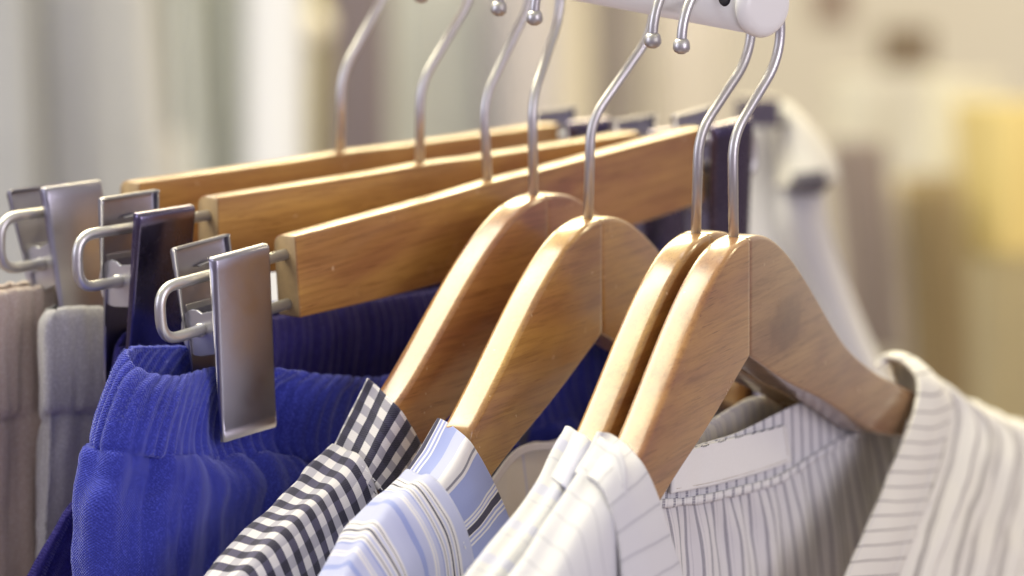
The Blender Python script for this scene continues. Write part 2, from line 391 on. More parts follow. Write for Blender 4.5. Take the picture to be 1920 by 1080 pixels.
# --- clip hanger
def bar(root):
    vs = []; fs = []; us = [-112, -111.6] + list(range(-109, 119, 4)) + [120.6, 121]; m = len(us)
    for i, u in enumerate(us):
        q = abs(u) / 121; hi = -.0 + 0.5 * max(0, 1 - (abs(u) / 30) ** 2) ** 2; lo = -31 - 3.0 * (1 - q * q) ; hw = 6
        if i in (0, m - 1): hi -= .4; lo += .4; hw -= .4
        for (a, b) in rsec(hw, lo, hi, 1.3, 5.2, 1.0): vs.append(Vector((u, -a, b)) * .001)
    n = len(vs) // m
    for i in range(m - 1):
        for k in range(n): fs.append((i * n + k, (i + 1) * n + k, (i + 1) * n + (k + 1) % n, i * n + (k + 1) % n))
    fs.append(tuple(range(n))); fs.append(tuple((m - 1) * n + k for k in range(n))[::-1])
    o = mesh('bar', vs, fs, WOOD, root); o.data.materials.append(WOODE)
    for p in o.data.polygons:
        if abs(p.normal.x) > .9: p.material_index = 1
    return auto(o)
def plate(name, u0, u1, top, bot, facing, mat, parent, M, flange=3.2):
    """top/bot = (w, v) in mm; facing +1 = outer face towards +w"""
    rows = []; wv = Vector((bot[0] - top[0], bot[1] - top[1])); L = wv.length; d = wv / L; nrm = Vector((-d.y, d.x)) # in (w,v)
    if nrm.x * facing < 0: nrm = -nrm
    prof = [(0, -3.0), (.0, -1.0), (.5, -.3), (1.2, 0)] + [(1.2 + (L - 1.2) * t, -0.0) for t in (.05, .2, .4, .6, .8, .93, 1)]
    vs = []
    for (s, dep) in prof:
        fl = flange * (1 - .72 * s / L); c = Vector(top) + d * s + nrm * dep
        sec = [(u0, -fl), (u0, -1.0), (u0 + .25, -.3), (u0 + 1.0, 0), (u1 - 1.0, 0), (u1 - .25, -.3), (u1, -1.0), (u1, -fl)]
        if s < .2: sec = [(a, max(b, -1.2)) for a, b in sec]
        for (a, b) in sec:
            q = c + nrm * b; vs.append(M @ (Vector((a, -q.x, q.y)) * .001))
    fs = []; n = 8
    for i in range(len(prof) - 1):
        for k in range(n - 1): fs.append((i * n + k, i * n + k + 1, (i + 1) * n + k + 1, (i + 1) * n + k))
    o = mesh(name, vs, fs, mat, parent, None, True, .0009); bevel(o, .0003, 2, 50)
    return o
def clip(root, sgn, swing=0, pm=PLATE, bm_=PLATE):
    V = lambda u, w, v: Vector((sgn * u, -w, v)) * .001
    piv = V(0, 0, -26); M = Matrix.Translation(piv) @ Matrix.Rotation(swing, 4, 'X') @ Matrix.Translation(-piv)
    # pivot housing: two half-round ears joined by a web
    u0, u1 = (124.5, 144.5) if sgn > 0 else (130.5, 156.5)
    vs = []; fs = []
    def sheet(outl, u, t):
        b = len(vs); n = len(outl)
        for du in (0, t):
            for (a, c) in outl: vs.append(M @ V(u + du, a, c))
        fs.append(tuple(b + k for k in range(n))); fs.append(tuple(b + n + k for k in range(n))[::-1])
        for k in range(n): fs.append((b + k, b + n + k, b + n + (k + 1) % n, b + (k + 1) % n))
    ear = [(8.6, -19), (2, -20.5)] + [(-4 + 8 * math.cos(math.radians(a)), -29 + 9 * math.sin(math.radians(a))) for a in range(60, 300, 20)] + [(6.5, -36), (8, -30)]
    sheet(ear, u0, 1.0); sheet(ear, u1 - 1.0, 1.0)
    web = [(-9.5, -19), (-10.4, -19), (-8.4, -41), (-7.4, -41)]
    sheet(web, u0 + 1.1, u1 - u0 - 2.2)
    c = mesh('clip', vs, fs, STEEL, root, None, False); bevel(c, .0003)
    e0, e1 = (122.5, 146) if sgn > 0 else (-158, -130.5)
    plate('jaw_plate', e0, e1, (11.5, .8), (8.2, -69), 1, pm, c, M)
    plate('jaw_plate', e0, e1, (-13, 2.2), (-8.8, -28), -1, bm_, c, M, 3.0)
    plate('lower_jaw', e0 + 1, e1 - 1, (-8.4, -30), (-6.0, -69), -1, bm_, c, M, 1.6)
    sp = [V(147, -10, -6), V(139, -9, -5), V(137, -7, -8), V(143, 3, -24), V(150, 6, -30)]
    tube('spring', [M @ p for p in rounded(sp, .002, 6)], .00055, STEEL, c, 8)
    lathe_pts = [M @ V(u0 - 1.5, -1, -27.5), M @ V(u1 + 1.5, -1, -27.5)]
    tube('rivet', lathe_pts, .0026, STEEL, c, 14)
    return c
def loop(root, sgn, r=.0021, end=177):
    V = lambda u, w, v: Vector((sgn * u, -w, v)) * .001
    pts = rounded([V(110, 0, -7.5), V(end, 0, -7.5), V(end, 0, -27.5), V(110, 0, -26.5)], [0, .0085, .0085, 0], 10)
    tube('wire_loop', pts, r, STEEL, root, 16)
def clip_hanger(h, label, swing, pm=PLATE):
    r = empty('clip_hanger', label, 'hanger', h.M, 'wooden clip hangers on the rail')
    bar(r); loop(r, -1); loop(r, 1, end=160); clip(r, -1, swing, pm); clip(r, 1, .05, DARKM); hook(h, r, .0315); return r
clip_hanger(H1, 'front straight wooden clip hanger, dipping at its near end, clipped to the bright blue trousers', -.015)
clip_hanger(H2, 'middle straight wooden clip hanger, its near clip with a dark front plate', .10, DARKM)
clip_hanger(H3, 'rear straight wooden clip hanger, its tilted near clip blurred at the left edge', -.24)

# ------------------------------------------------------------------ garments
def wr(amp, sx, seed=0, amp2=0):
    def f(u, v, p):
        q = Vector((p.x * sx + seed, p.y * sx, p.z * sx * .45)); a = noise.noise(q) * amp
        if amp2: a += noise.noise(Vector((p.x * sx * 3.1, p.y * sx * 3.1 + seed, p.z * sx * 2.4))) * amp2
        return a
    return f
def garment(name, label, cat, h, group=None): return empty(name, label, cat, Matrix.Translation(h.B), group)
def W(h, lst): return [onp(h, *q) for q in lst]
def wz(h, lst, w): return [onp(h, a, b, w) for a, b in lst]

# ---- bright blue knit trousers on H1 (closed ring per level: front left to right, back right to left)
def trousers(h, root, levels, mat, ribp, ribs, nu=420, nv=90, seamv=None, solid=.0016, seed=0):
    rows = []
    for fr, bk in levels: rows.append(W(h, fr) + W(h, bk))
    def d(u, v, p):
        ph = 2.6 * noise.noise(Vector((u * 55, v * 16, seed))) + 1.0 * noise.noise(Vector((u * 160, v * 30, seed + 5)))
        a = math.sin(u * 2 * math.pi / ribp + ph)
        k = (1.0 if seamv is None or v < seamv else .22) * (.45 + .9 * abs(noise.noise(Vector((u * 70, v * 35, seed + 9)))) * 1.6)
        r = ribs * k * a
        if seamv: r -= .0008 * math.exp(-((v - seamv) / .0022) ** 2)
        r += .0020 * noise.noise(Vector((u * 90 + seed, v * 22, 1))) + (0 if seamv is None or v < seamv else .0060 * noise.noise(Vector((u * 34, v * 6, seed + 3))) + .0042 * math.exp(-(v - seamv) / .05) * noise.noise(Vector((u * 130, v * 11, seed))) + .0007 * noise.noise(Vector((u * 120, v * 90, seed)))) + .00022 * noise.noise(Vector((u * 900, v * 900, seed)))
        if v < .003: r -= .0008 * (1 - v / .003)
        return -r
    return surf('body', rows, mat, root, h.B, nu, nv, True, d, solid)
BLUE = knit_mat('blue_knit', (.050, .068, .46), (.034, .036, .27), sheen=1.0)
g = garment('trousers', 'bright blue ribbed knit trousers gripped by the front clip', 'trousers', H1, 'trousers on the clip hangers')
def lv(y, front, back): return (front, back)
t1 = [
 ([(237, 664, -4), (262, 692, 4), (330, 706, 7), (405, 690, 0), (505, 690, 0), (600, 702, 5), (720, 706, 7), (900, 660, 6), (1100, 590, 6), (1330, 500, 2)],
  [(1345, 500, -10), (1100, 600, -12), (800, 705, -11), (560, 705, -8), (450, 668, -6), (380, 652, -10), (300, 648, -13), (250, 651, -11)]),
 ([(214, 705, -4), (245, 730, 8), (330, 745, 12), (405, 735, -1), (505, 730, -1), (600, 745, 9), (720, 750, 10), (900, 700, 9), (1100, 630, 9), (1340, 540, 3)],
  [(1345, 535, -12), (1100, 620, -14), (800, 725, -13), (560, 735, -11), (450, 700, -8), (380, 700, -14), (300, 698, -16), (235, 695, -14)]),
 ([(182, 790, -4), (215, 810, 9), (310, 830, 15), (405, 830, 1), (505, 825, 1), (600, 835, 12), (720, 840, 12), (900, 790, 11), (1100, 720, 11), (1350, 630, 4)],
  [(1350, 600, -14), (1100, 670, -16), (800, 770, -18), (560, 795, -17), (450, 797, -16), (380, 797, -19), (300, 790, -20), (210, 785, -17)]),
 ([(166, 872, -4), (198, 890, 8), (300, 905, 15), (405, 905, 14), (505, 900, 12), (600, 910, 14), (720, 915, 13), (900, 870, 12), (1100, 800, 12), (1355, 700, 5)],
  [(1355, 680, -14), (1100, 750, -17), (800, 850, -19), (560, 880, -18), (450, 880, -18), (380, 880, -21), (300, 872, -22), (190, 870, -18)]),
 ([(160, 940, -4), (188, 955, 10), (290, 970, 18), (405, 975, 17), (505, 970, 15), (600, 980, 17), (720, 985, 16), (900, 950, 14), (1100, 880, 14), (1360, 780, 5)],
  [(1360, 760, -14), (1100, 830, -17), (800, 930, -20), (560, 960, -20), (450, 960, -20), (380, 960, -22), (300, 945, -24), (175, 938, -20)]),
 ([(158, 1080, -4), (186, 1090, 11), (280, 1110, 20), (405, 1115, 16), (505, 1115, 19), (600, 1120, 18), (720, 1125, 18), (900, 1090, 16), (1100, 1030, 15), (1365, 930, 5)],
  [(1365, 900, -14), (1100, 970, -17), (800, 1070, -20), (560, 1100, -22), (450, 1100, -22), (380, 1100, -24), (300, 1090, -26), (165, 1080, -21)]),
 ([(158, 1300, -4), (186, 1310, 12), (275, 1330, 21), (405, 1335, 17), (505, 1335, 20), (600, 1340, 18), (720, 1345, 18), (900, 1310, 16), (1100, 1250, 15), (1370, 1150, 5)],
  [(1370, 1120, -14), (1100, 1190, -17), (800, 1290, -20), (560, 1320, -22), (450, 1320, -22), (380, 1320, -24), (300, 1310, -26), (160, 1300, -21)]),
]
trousers(H1, g, t1, BLUE, .0056, .00062, 900, 150, .040, .0018)
def fuzz(o, n, mat, length=.0011, lim=None):
    me = o.data; polys = [p for p in me.polygons if lim is None or lim(p)]; vs = []; fs = []
    for _ in range(n):
        p = random.choice(polys); c = Vector((0, 0, 0)); wts = [random.random() + .05 for _ in p.vertices]; t = sum(wts)
        for k, vi in zip(wts, p.vertices): c += me.vertices[vi].co * (k / t)
        for sg in (-1, 1):
            d = (p.normal * sg + Vector((random.uniform(-1, 1), random.uniform(-1, 1), random.uniform(-1, 1))) * .9).normalized(); l = length * random.uniform(.4, 1.2)
            sdir = d.cross(Vector((random.uniform(-1, 1), random.uniform(-1, 1), .3))).normalized() * .00004; b = len(vs); c2 = c + p.normal * sg * .0008; m_ = c2 + d * l * .5 + sdir * random.uniform(-6, 6); e_ = m_ + d * l * .5 + Vector((0, 0, -.0002))
            vs += [c2 - sdir, c2 + sdir, m_ + sdir, m_ - sdir, e_]; fs += [(b, b + 1, b + 2, b + 3), (b + 3, b + 2, b + 4)]
    return mesh('lint', vs, fs, mat, o.parent, None, False)
fuzz([o for o in g.children if o.name.startswith('body')][0], 16000, plain('blue_lint', (.16, .19, .62), .9, 0, .2, 300, .5), lim=lambda p: p.center.z + H1.B.z > 1.5 - .35 and (p.center + H1.B - H1.B).dot(H1.u) < -.02)
# dark blue trousers on H2
NAVY = knit_mat('navy_knit', (.040, .034, .20), (.026, .020, .12), sheen=.6)
g = garment('trousers', 'dark navy ribbed trousers hanging behind the bright blue pair', 'trousers', H2, 'trousers on the clip hangers')
def shift(lst, dx, dy): return [(a + dx, b + dy, c) for a, b, c in lst]
F2 = [(222, 650, -6), (240, 648, -4), (330, 625, -2), (420, 608, 5), (520, 592, 5), (650, 568, 5), (800, 545, 5), (1000, 505, 5), (1180, 468, 4)]
K2 = [(1180, 450, -8), (1000, 480, -10), (800, 520, -10), (650, 543, -10), (520, 566, -10), (420, 584, -9), (330, 598, -8), (235, 622, -7)]
t2 = [(F2, K2)]
for dy, dx in ((60, -6), (150, -22), (240, -50), (330, -110), (440, -165), (640, -230)):
    fr = [(a + dx * max(0, 1 - i / 3.5), b + dy, (c * 2.2 if i > 2 else c + (0 if dy < 100 else 9))) for i, (a, b, c) in enumerate(F2)]; bk = [(a + dx * max(0, 1 - (8 - i) / 3.5) if i > 4 else a, b + dy, c * 1.5) for i, (a, b, c) in enumerate(K2)]
    t2.append((fr, bk))
trousers(H2, g, t2, NAVY, .0052, .0006, 600, 70, .042, .0016, 3)
# grey pair and pinkish pair on H3
GREY = knit_mat('grey_jersey', (.52, .51, .53), (.42, .41, .44), sheen=.3)
g = garment('trousers', 'pale grey trousers folded narrow under the tilted rear clip', 'trousers', H3, 'trousers on the clip hangers')
F3 = [(84, 590, 14), (100, 578, 24), (140, 574, 26), (190, 575, 25), (208, 584, 18)]; K3 = [(210, 588, 7), (190, 570, 5), (140, 568, 4), (100, 572, 4)]
t3 = [(F3, K3)]
for dy, e in ((20, 4), (60, 6), (160, 8), (300, 12), (420, 16), (560, 20), (740, 24)):
    t3.append(([(a + (e * (-1.0 if i < 2 else .5) ), b + dy, c + 1) for i, (a, b, c) in enumerate(F3)], [(a + (e * (.5 if i < 2 else -1)), b + dy, c - e * .2) for i, (a, b, c) in enumerate(K3)]))
trousers(H3, g, t3, GREY, .009, .0007, 260, 90, .042, .0012, 5)
PINK = knit_mat('dusty_knit', (.66, .55, .50), (.54, .43, .39), sheen=.4)
g = garment('trousers', 'dusty pinkish brown ribbed trousers at the left edge behind the pale grey pair', 'trousers', H3, 'trousers on the clip hangers')
F4 = [(-150, 570, -3), (-120, 566, -1), (-50, 556, -1), (0, 545, -1), (50, 538, -1), (100, 532, -1), (150, 528, -1)]; K4 = [(152, 522, -8), (100, 520, -10), (50, 526, -11), (0, 533, -12), (-50, 540, -12), (-120, 553, -10)]
t4 = [(F4, K4)]
for dy in (20, 90, 170, 245, 330, 470, 760):
    k = dy / 300; t4.append(([(a - 10 * k, b + dy, c + 1 + 1.2 * k) for a, b, c in F4], [(a - 10 * k, b + dy, c - 2 - 3 * k) for a, b, c in K4]))
trousers(H3, g, t4, PINK, .0060, .0007, 420, 70, .050, .0016, 7)

# ---- gingham shirt on S4
GING = gingham_mat('navy_gingham', .0082, (.44, .43, .50), (.062, .057, .115)); GINGC = gingham_mat('navy_gingham_collar', .0067, (.36, .35, .42), (.022, .020, .055))
shirtgrp = 'shirts on the curved hangers'
g = garment('shirt', 'navy and white gingham shirt beside the blue trousers', 'shirt', S4, shirtgrp)
sil = [(622, 836), (576, 876), (555, 903), (527, 929), (503, 954), (462, 991), (421, 1035), (384, 1078), (300, 1165), (190, 1280)]
rid = [(680, 862), (653, 900), (627, 921), (604, 941), (580, 960), (540, 1006), (505, 1042), (470, 1075), (395, 1150), (285, 1265)]
def body(h, sil, rid, mid, hemf, mat, g, name='body', ws=-10, wr_=9, wf=17, wh=26, disp=wr(.0022, 28, 1, .0006), nu=90, nv=110, uvo=(0, 0), back=True, solid=.0007):
    rows = []
    if back:
        rows.append([onp(h, a + 10, b + 330, -24) for a, b in sil]); rows.append([onp(h, a + 6, b + 60, -15) for a, b in sil])
    rows.append(wz(h, sil, ws))
    rows.append([onp(h, (a[0] + b[0]) / 2 , (a[1] + b[1]) / 2 - 3, (ws + wr_) / 2) for a, b in zip(sil, rid)])
    rows.append(wz(h, rid, wr_)); rows.append(wz(h, mid, wf)); rows.append([onp(h, a + (c - a) * .5 + 4, b + (d - b) * .5, (wf + wh) / 2) for (a, b), (c, d) in zip(mid, hemf)]); rows.append(wz(h, hemf, wh))
    return surf(name, rows, mat, g, h.B, nu, nv, False, disp, solid, uvo)
mid = [(715, 945), (695, 975), (675, 1005), (652, 1030), (630, 1055), (590, 1095), (552, 1130), (515, 1165), (435, 1240), (320, 1350)]
hem = [(770, 1230), (755, 1255), (735, 1280), (712, 1300), (690, 1320), (650, 1350), (610, 1380), (570, 1410), (480, 1480), (360, 1570)]
body(S4, sil, rid, mid, hem, GING, g)
surf('collar', [W(S4, [(700, 718, -11), (689, 709, -9), (713, 730, -3.5), (742, 760, 7.8), (766, 794, 10), (789, 832, 12), (806, 870, 15), (822, 912, 17), (838, 960, 20)]),
                W(S4, [(668, 775, -13), (660, 768, -10), (686, 790, -2), (712, 818, 8), (735, 848, 11), (757, 878, 14), (775, 912, 17), (792, 950, 19), (808, 1000, 22)]),
                W(S4, [(636, 842, -13), (627, 836, -10), (652, 858, -1), (678, 884, 8), (697, 905, 12), (716, 928, 15), (732, 960, 18), (748, 996, 20), (764, 1040, 24)])],
     GINGC, g, S4.B, 90, 50, False, wr(.0006, 60, 3), .0008, (.001, .002), (.0625, .0265), False)
surf('back_panel', [W(S4, [(850, 850, -12), (930, 815, -13), (985, 812, -14), (1045, 752, -14), (1115, 690, -14), (1190, 640, -13)]),
                    W(S4, [(850, 890, -14), (930, 860, -16), (990, 850, -17), (1055, 800, -17), (1130, 740, -16), (1210, 690, -15)]),
                    W(S4, [(850, 1250, -24), (930, 1250, -24), (1000, 1250, -24), (1090, 1230, -24), (1180, 1200, -22), (1260, 1180, -20)])], 
     stripe_mat('slate_cloth', .03, [(0, (.10, .11, .20)), (.7, (.05, .05, .12))], axis='V'), g, S4.B, 60, 60, False, wr(.003, 30, 6), .0007)

# ---- blue striped shirt on S3
wht = (.70, .69, .75); blu = (.29, .34, .66); lil = (.46, .49, .73); nav = (.030, .028, .075); gry = (.20, .20, .27)
BST = [(0, lil), (.30, wht), (.34, nav), (.355, wht), (.385, lil), (.41, wht), (.43, nav), (.458, wht), (.50, lil), (.53, wht), (.56, gry), (.575, wht), (.61, blu), (.64, lil), (.72, wht), (.745, lil), (.76, wht), (.80, lil), (.92, blu)]
BS = stripe_mat('blue_stripe', .034, BST, .10, 'U'); BSC = stripe_mat('blue_stripe_collar', .0345, [(0, gry), (.025, wht), (.06, blu), (.40, wht), (.42, blu), (.435, wht), (.46, blu), (.475, wht), (.49, nav), (.555, wht), (.57, blu), (.59, wht), (.61, blu), (.63, wht), (.645, blu), (.76, lil), (.86, wht)], .31, 'U')
g = garment('shirt', 'periwinkle blue shirt with navy and white stripes and a turned collar', 'shirt', S3, shirtgrp)
sil = [(760, 884), (735, 905), (712, 925), (688, 949), (662, 980), (640, 1006), (615, 1042), (588, 1080), (520, 1170), (420, 1290)]
rid = [(812, 902), (790, 918), (768, 932), (742, 950), (718, 975), (695, 1005), (668, 1040), (645, 1078), (590, 1160), (500, 1280)]
mid = [(862, 985), (842, 1000), (825, 1015), (800, 1035), (778, 1062), (755, 1090), (728, 1125), (705, 1160), (650, 1240), (560, 1360)]
hem = [(905, 1240), (890, 1255), (870, 1270), (850, 1290), (828, 1310), (805, 1335), (780, 1370), (755, 1400), (700, 1470), (600, 1570)]
body(S3, sil, rid, mid, hem, BS, g, disp=wr(.0042, 26, 9, .0012), wf=20)
surf('collar', [W(S3, [(836, 796, -13), (824, 786, -10), (846, 798, -3.2), (877, 822, 7.8), (898, 852, 10), (916, 884, 12), (932, 917, 14), (948, 955, 17), (964, 1000, 20), (980, 1050, 23)]),
                W(S3, [(803, 842, -13), (795, 834, -11), (820, 851, -2), (847, 874, 9), (866, 902, 12), (883, 932, 15), (898, 963, 17), (912, 1000, 20), (926, 1042, 23), (940, 1090, 26)]),
                W(S3, [(772, 888, -13), (763, 881, -11), (787, 898, -2), (812, 919, 9), (829, 945, 13), (844, 974, 16), (857, 1005, 19), (868, 1040, 22), (878, 1085, 25), (888, 1135, 27)])],
     BSC, g, S3.B, 90, 50, False, wr(.0010, 45, 5), .0009, (.0, .0), (.060, .026), False)
CREAM = stripe_mat('cream_lining', .03, [(0, (.62, .58, .54)), (.55, (.50, .50, .62)), (.62, (.60, .57, .55))], axis='U')
surf('back_panel', [W(S3, [(880, 960, -10), (921, 900, -11), (974, 840, -12), (1055, 828, -13), (1140, 800, -13), (1240, 745, -12), (1330, 690, -11)]),
                    W(S3, [(880, 1000, -14), (925, 930, -14), (980, 880, -14), (1060, 868, -15), (1150, 840, -15), (1250, 785, -14), (1340, 730, -12)]),
                    W(S3, [(890, 1250, -22), (935, 1250, -22), (1000, 1250, -22), (1080, 1250, -22), (1170, 1230, -22), (1270, 1200, -20), (1370, 1150, -18)])],
     CREAM, g, S3.B, 70, 60, False, wr(.003, 35, 8, .0008), .0007)
surf('neck_piping', [W(S3, [(884, 956, -9), (923, 898, -9.5), (976, 838, -10.5), (1056, 826, -11.5), (1142, 797, -11.5), (1240, 742, -10)]),
                     W(S3, [(886, 972, -10), (926, 912, -10), (978, 852, -11), (1057, 839, -12), (1143, 810, -12), (1241, 755, -11)])],
     plain('pale_tape', (.60, .58, .62), .9, 0, .08, 200), g, S3.B, 80, 6, False, None, .001)

# ---- white and lilac shirt on S2
LIL = stripe_mat('lilac_stripe', .022, [(0, (.66, .66, .70)), (.38, (.56, .57, .72)), (.62, (.66, .66, .70)), (.80, (.52, .52, .60)), (.83, (.66, .66, .70))], .1, 'U')
g = garment('shirt', 'white shirt with faint lilac stripes squeezed behind the cream striped one', 'shirt', S2, shirtgrp)
sil = [(1062, 803), (1040, 842), (1015, 895), (990, 930), (962, 966), (930, 1005), (900, 1040), (872, 1075), (800, 1170), (700, 1300)]
rid = [(1108, 830), (1090, 870), (1068, 910), (1045, 945), (1020, 985), (990, 1025), (962, 1060), (935, 1095), (870, 1190), (780, 1320)]
mid = [(1140, 920), (1125, 955), (1108, 990), (1085, 1025), (1060, 1065), (1035, 1105), (1008, 1140), (980, 1175), (920, 1270), (840, 1400)]
hem = [(1180, 1220), (1165, 1240), (1150, 1260), (1125, 1285), (1100, 1310), (1080, 1340), (1055, 1370), (1030, 1400), (970, 1480), (890, 1600)]
body(S2, sil, rid, mid, hem, LIL, g, ws=-9, wr_=4, wf=7, wh=10, disp=wr(.0015, 30, 12))
surf('collar', [W(S2, [(1062, 800, -9), (1085, 812, -2), (1108, 830, 5), (1140, 880, 7)]), W(S2, [(1045, 835, -10), (1065, 850, -2), (1088, 868, 6), (1118, 920, 8)]),
                W(S2, [(1020, 885, -10), (1042, 902, -1), (1064, 920, 7), (1098, 970, 9)])], LIL, g, S2.B, 40, 30, False, None, .0012, (.009, 0))
surf('back_panel', [W(S2, [(1240, 850, -8), (1300, 815, -9), (1350, 776, -9), (1400, 748, -9), (1440, 742, -9), (1520, 730, -8)]),
                    W(S2, [(1250, 900, -9), (1310, 865, -9), (1360, 830, -9), (1410, 800, -9), (1450, 795, -9), (1530, 785, -9)]),
                    W(S2, [(1260, 1200, -12), (1320, 1200, -12), (1370, 1200, -12), (1420, 1200, -12), (1470, 1200, -12), (1540, 1180, -12)])],
     stripe_mat('cream_print', .009, [(0, (.72, .68, .60)), (.6, (.35, .33, .38)), (.68, (.70, .66, .60)), (.9, (.50, .48, .52))], axis='U'), g, S2.B, 60, 50, False, wr(.002, 60, 4), .0007)

# ---- cream striped shirt on S1
cw = (.76, .76, .77); cg = (.13, .13, .17); cl = (.38, .38, .45)
SD = [(0, cw), (.38, cl), (.42, cg), (.48, cl), (.54, cg), (.60, cl), (.65, cw), (.86, cl), (.89, cw)]
STRIPE_IN = stripe_mat('cream_stripe_inside', .0098, SD, .2, 'U', dotted=True)
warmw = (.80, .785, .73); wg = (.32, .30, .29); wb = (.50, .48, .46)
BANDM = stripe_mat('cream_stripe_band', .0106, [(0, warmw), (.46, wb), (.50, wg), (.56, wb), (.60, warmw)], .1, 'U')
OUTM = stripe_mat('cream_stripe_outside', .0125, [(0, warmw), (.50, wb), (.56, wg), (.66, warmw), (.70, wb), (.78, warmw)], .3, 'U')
g = garment('shirt', 'cream shirt with fine grey stripes and a wide open neckband, nearest on the rail', 'shirt', S1, shirtgrp)
sil = [(1120, 818), (1098, 858), (1070, 905), (1045, 945), (1018, 985), (990, 1030), (962, 1070), (930, 1115), (860, 1210), (760, 1340)]
rid = [(1168, 850), (1150, 890), (1128, 935), (1105, 975), (1082, 1015), (1058, 1060), (1032, 1105), (1000, 1150), (930, 1245), (840, 1380)]
mid = [(1180, 940), (1165, 975), (1145, 1015), (1125, 1055), (1105, 1100), (1085, 1145), (1060, 1190), (1030, 1240), (970, 1330), (880, 1460)]
hem = [(1200, 1240), (1185, 1260), (1165, 1290), (1145, 1320), (1125, 1350), (1105, 1385), (1080, 1420), (1050, 1460), (990, 1540), (900, 1660)]
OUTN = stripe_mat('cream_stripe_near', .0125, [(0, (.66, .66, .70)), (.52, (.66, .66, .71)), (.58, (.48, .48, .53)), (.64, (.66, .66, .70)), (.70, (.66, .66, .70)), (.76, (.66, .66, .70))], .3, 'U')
body(S1, sil, rid, mid, hem, OUTN, g, ws=-6, wr_=10, wf=17, wh=24, disp=wr(.002, 30, 15))
surf('neckband', [W(S1, [(1135, 822, -12), (1122, 811, -9), (1152, 820, -7.3), (1199, 866, 7.8), (1230, 930, 14), (1254, 1005, 19), (1280, 1085, 22), (1300, 1200, 26)]),
                  W(S1, [(1112, 850, -12), (1105, 852, -8), (1145, 868, 6), (1174, 912, 14), (1196, 965, 18), (1214, 1035, 22), (1228, 1110, 25), (1240, 1220, 28)]),
                  W(S1, [(1090, 888, -11), (1082, 888, -8), (1118, 905, 6), (1142, 945, 13), (1156, 995, 17), (1166, 1060, 21), (1172, 1130, 24), (1178, 1240, 27)])],
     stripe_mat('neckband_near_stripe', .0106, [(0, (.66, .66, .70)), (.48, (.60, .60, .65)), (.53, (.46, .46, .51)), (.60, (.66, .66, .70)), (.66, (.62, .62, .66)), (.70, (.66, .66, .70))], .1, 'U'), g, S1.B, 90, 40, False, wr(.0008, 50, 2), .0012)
top = [(1205, 905, -8), (1250, 868, -8), (1300, 838, -8), (1380, 812, -8), (1455, 776, -8), (1513, 751, -8), (1600, 735, -8), (1690, 715, -8)]
sea = [(1205, 950, -9), (1250, 945, -9), (1308, 939, -9), (1389, 921, -9), (1463, 899, -9), (1530, 858, -9), (1600, 818, -9), (1700, 770, -9)]
def back_disp(u, v, p):
    return .0013 * math.sin(u * 2 * math.pi / .034 + 1.2 * noise.noise(Vector((u * 30, v * 14, 2)))) * min(1, v / .03) + .0012 * noise.noise(Vector((u * 80, v * 25, 1)))
surf('back_yoke', [W(S1, top), W(S1, [((a + c) / 2, (b + d) / 2, -8.5) for (a, b, _), (c, d, _) in zip(top, sea)]), W(S1, sea)], stripe_mat('yoke_stripe', .0098, SD, .35, 'U', dotted=True), g, S1.B, 140, 24, False, None, .0007)
surf('back_panel', [W(S1, shift(sea, 0, -2)), W(S1, [(1212, 1010, -12), (1262, 1008, -12), (1318, 1005, -12), (1395, 995, -12), (1470, 975, -12), (1545, 945, -12), (1620, 910, -12), (1720, 870, -12)]),
                    W(S1, [(1215, 1100, -14), (1262, 1100, -14), (1318, 1100, -14), (1392, 1095, -14), (1465, 1085, -14), (1545, 1065, -14), (1635, 1040, -14), (1740, 1010, -14)]),
                    W(S1, [(1215, 1300, -18), (1262, 1300, -18), (1315, 1300, -18), (1385, 1300, -18), (1460, 1300, -18), (1545, 1290, -18), (1640, 1270, -18), (1760, 1240, -18)])],
     STRIPE_IN, g, S1.B, 260, 110, False, back_disp, .0007, (0, 0))
surf('seam_tape', [W(S1, [(a, b - 9, c + 1.2) for a, b, c in sea]), W(S1, [(a, b + 1, c + 1.9) for a, b, c in sea]), W(S1, [(a, b + 5, c + .9) for a, b, c in sea])], STRIPE_IN, g, S1.B, 150, 8, False, wr(.0006, 120, 3), .0008, (.004, 0))
surf('neck_tape', [W(S1, [(1262, 858, -6.6), (1284, 846, -6.6), (1340, 829, -6.4), (1410, 813, -6.4), (1473, 797, -6.6)]), W(S1, [(1258, 926, -6.4), (1268, 923, -6.2), (1335, 910, -6), (1410, 890, -6), (1483, 866, -6.4)])],
     plain('white_twill_tape', (.76, .76, .75), .9, 0, .05, 900), g, S1.B, 60, 20, False, wr(.0006, 70, 3), .0010)
# overlock stitches along the tape's top
vs = []; fs = []
for i in range(64):
    t = i / 63; a = Vector((1284, 846)).lerp(Vector((1410, 813)), t * 2) if t < .5 else Vector((1410, 813)).lerp(Vector((1473, 797)), t * 2 - 1)
    if (i % 8) in (4, 5, 6, 7): continue
    p = onp(S1, a.x, a.y + random.uniform(-1, 1), -5.7); s = .00018
    b = len(vs)
    q = [p + S1.u * x * s * 2.4 + S1.v * z * s + S1.w * y * s for x, y, z in ((-1, -1, -1), (1, -1, 1), (1, 1, 1), (-1, 1, -1), (-1, -1, 0), (1, -1, 2), (1, 1, 2), (-1, 1, 0))]
    vs += [x - S1.B for x in q]; fs += [tuple(b + k for k in f) for f in ((0, 3, 2, 1), (4, 5, 6, 7), (0, 1, 5, 4), (1, 2, 6, 5), (2, 3, 7, 6), (3, 0, 4, 7))]
mesh('overlock_stitching', vs, fs, plain('grey_thread', (.12, .12, .16), .8), g, None, False)
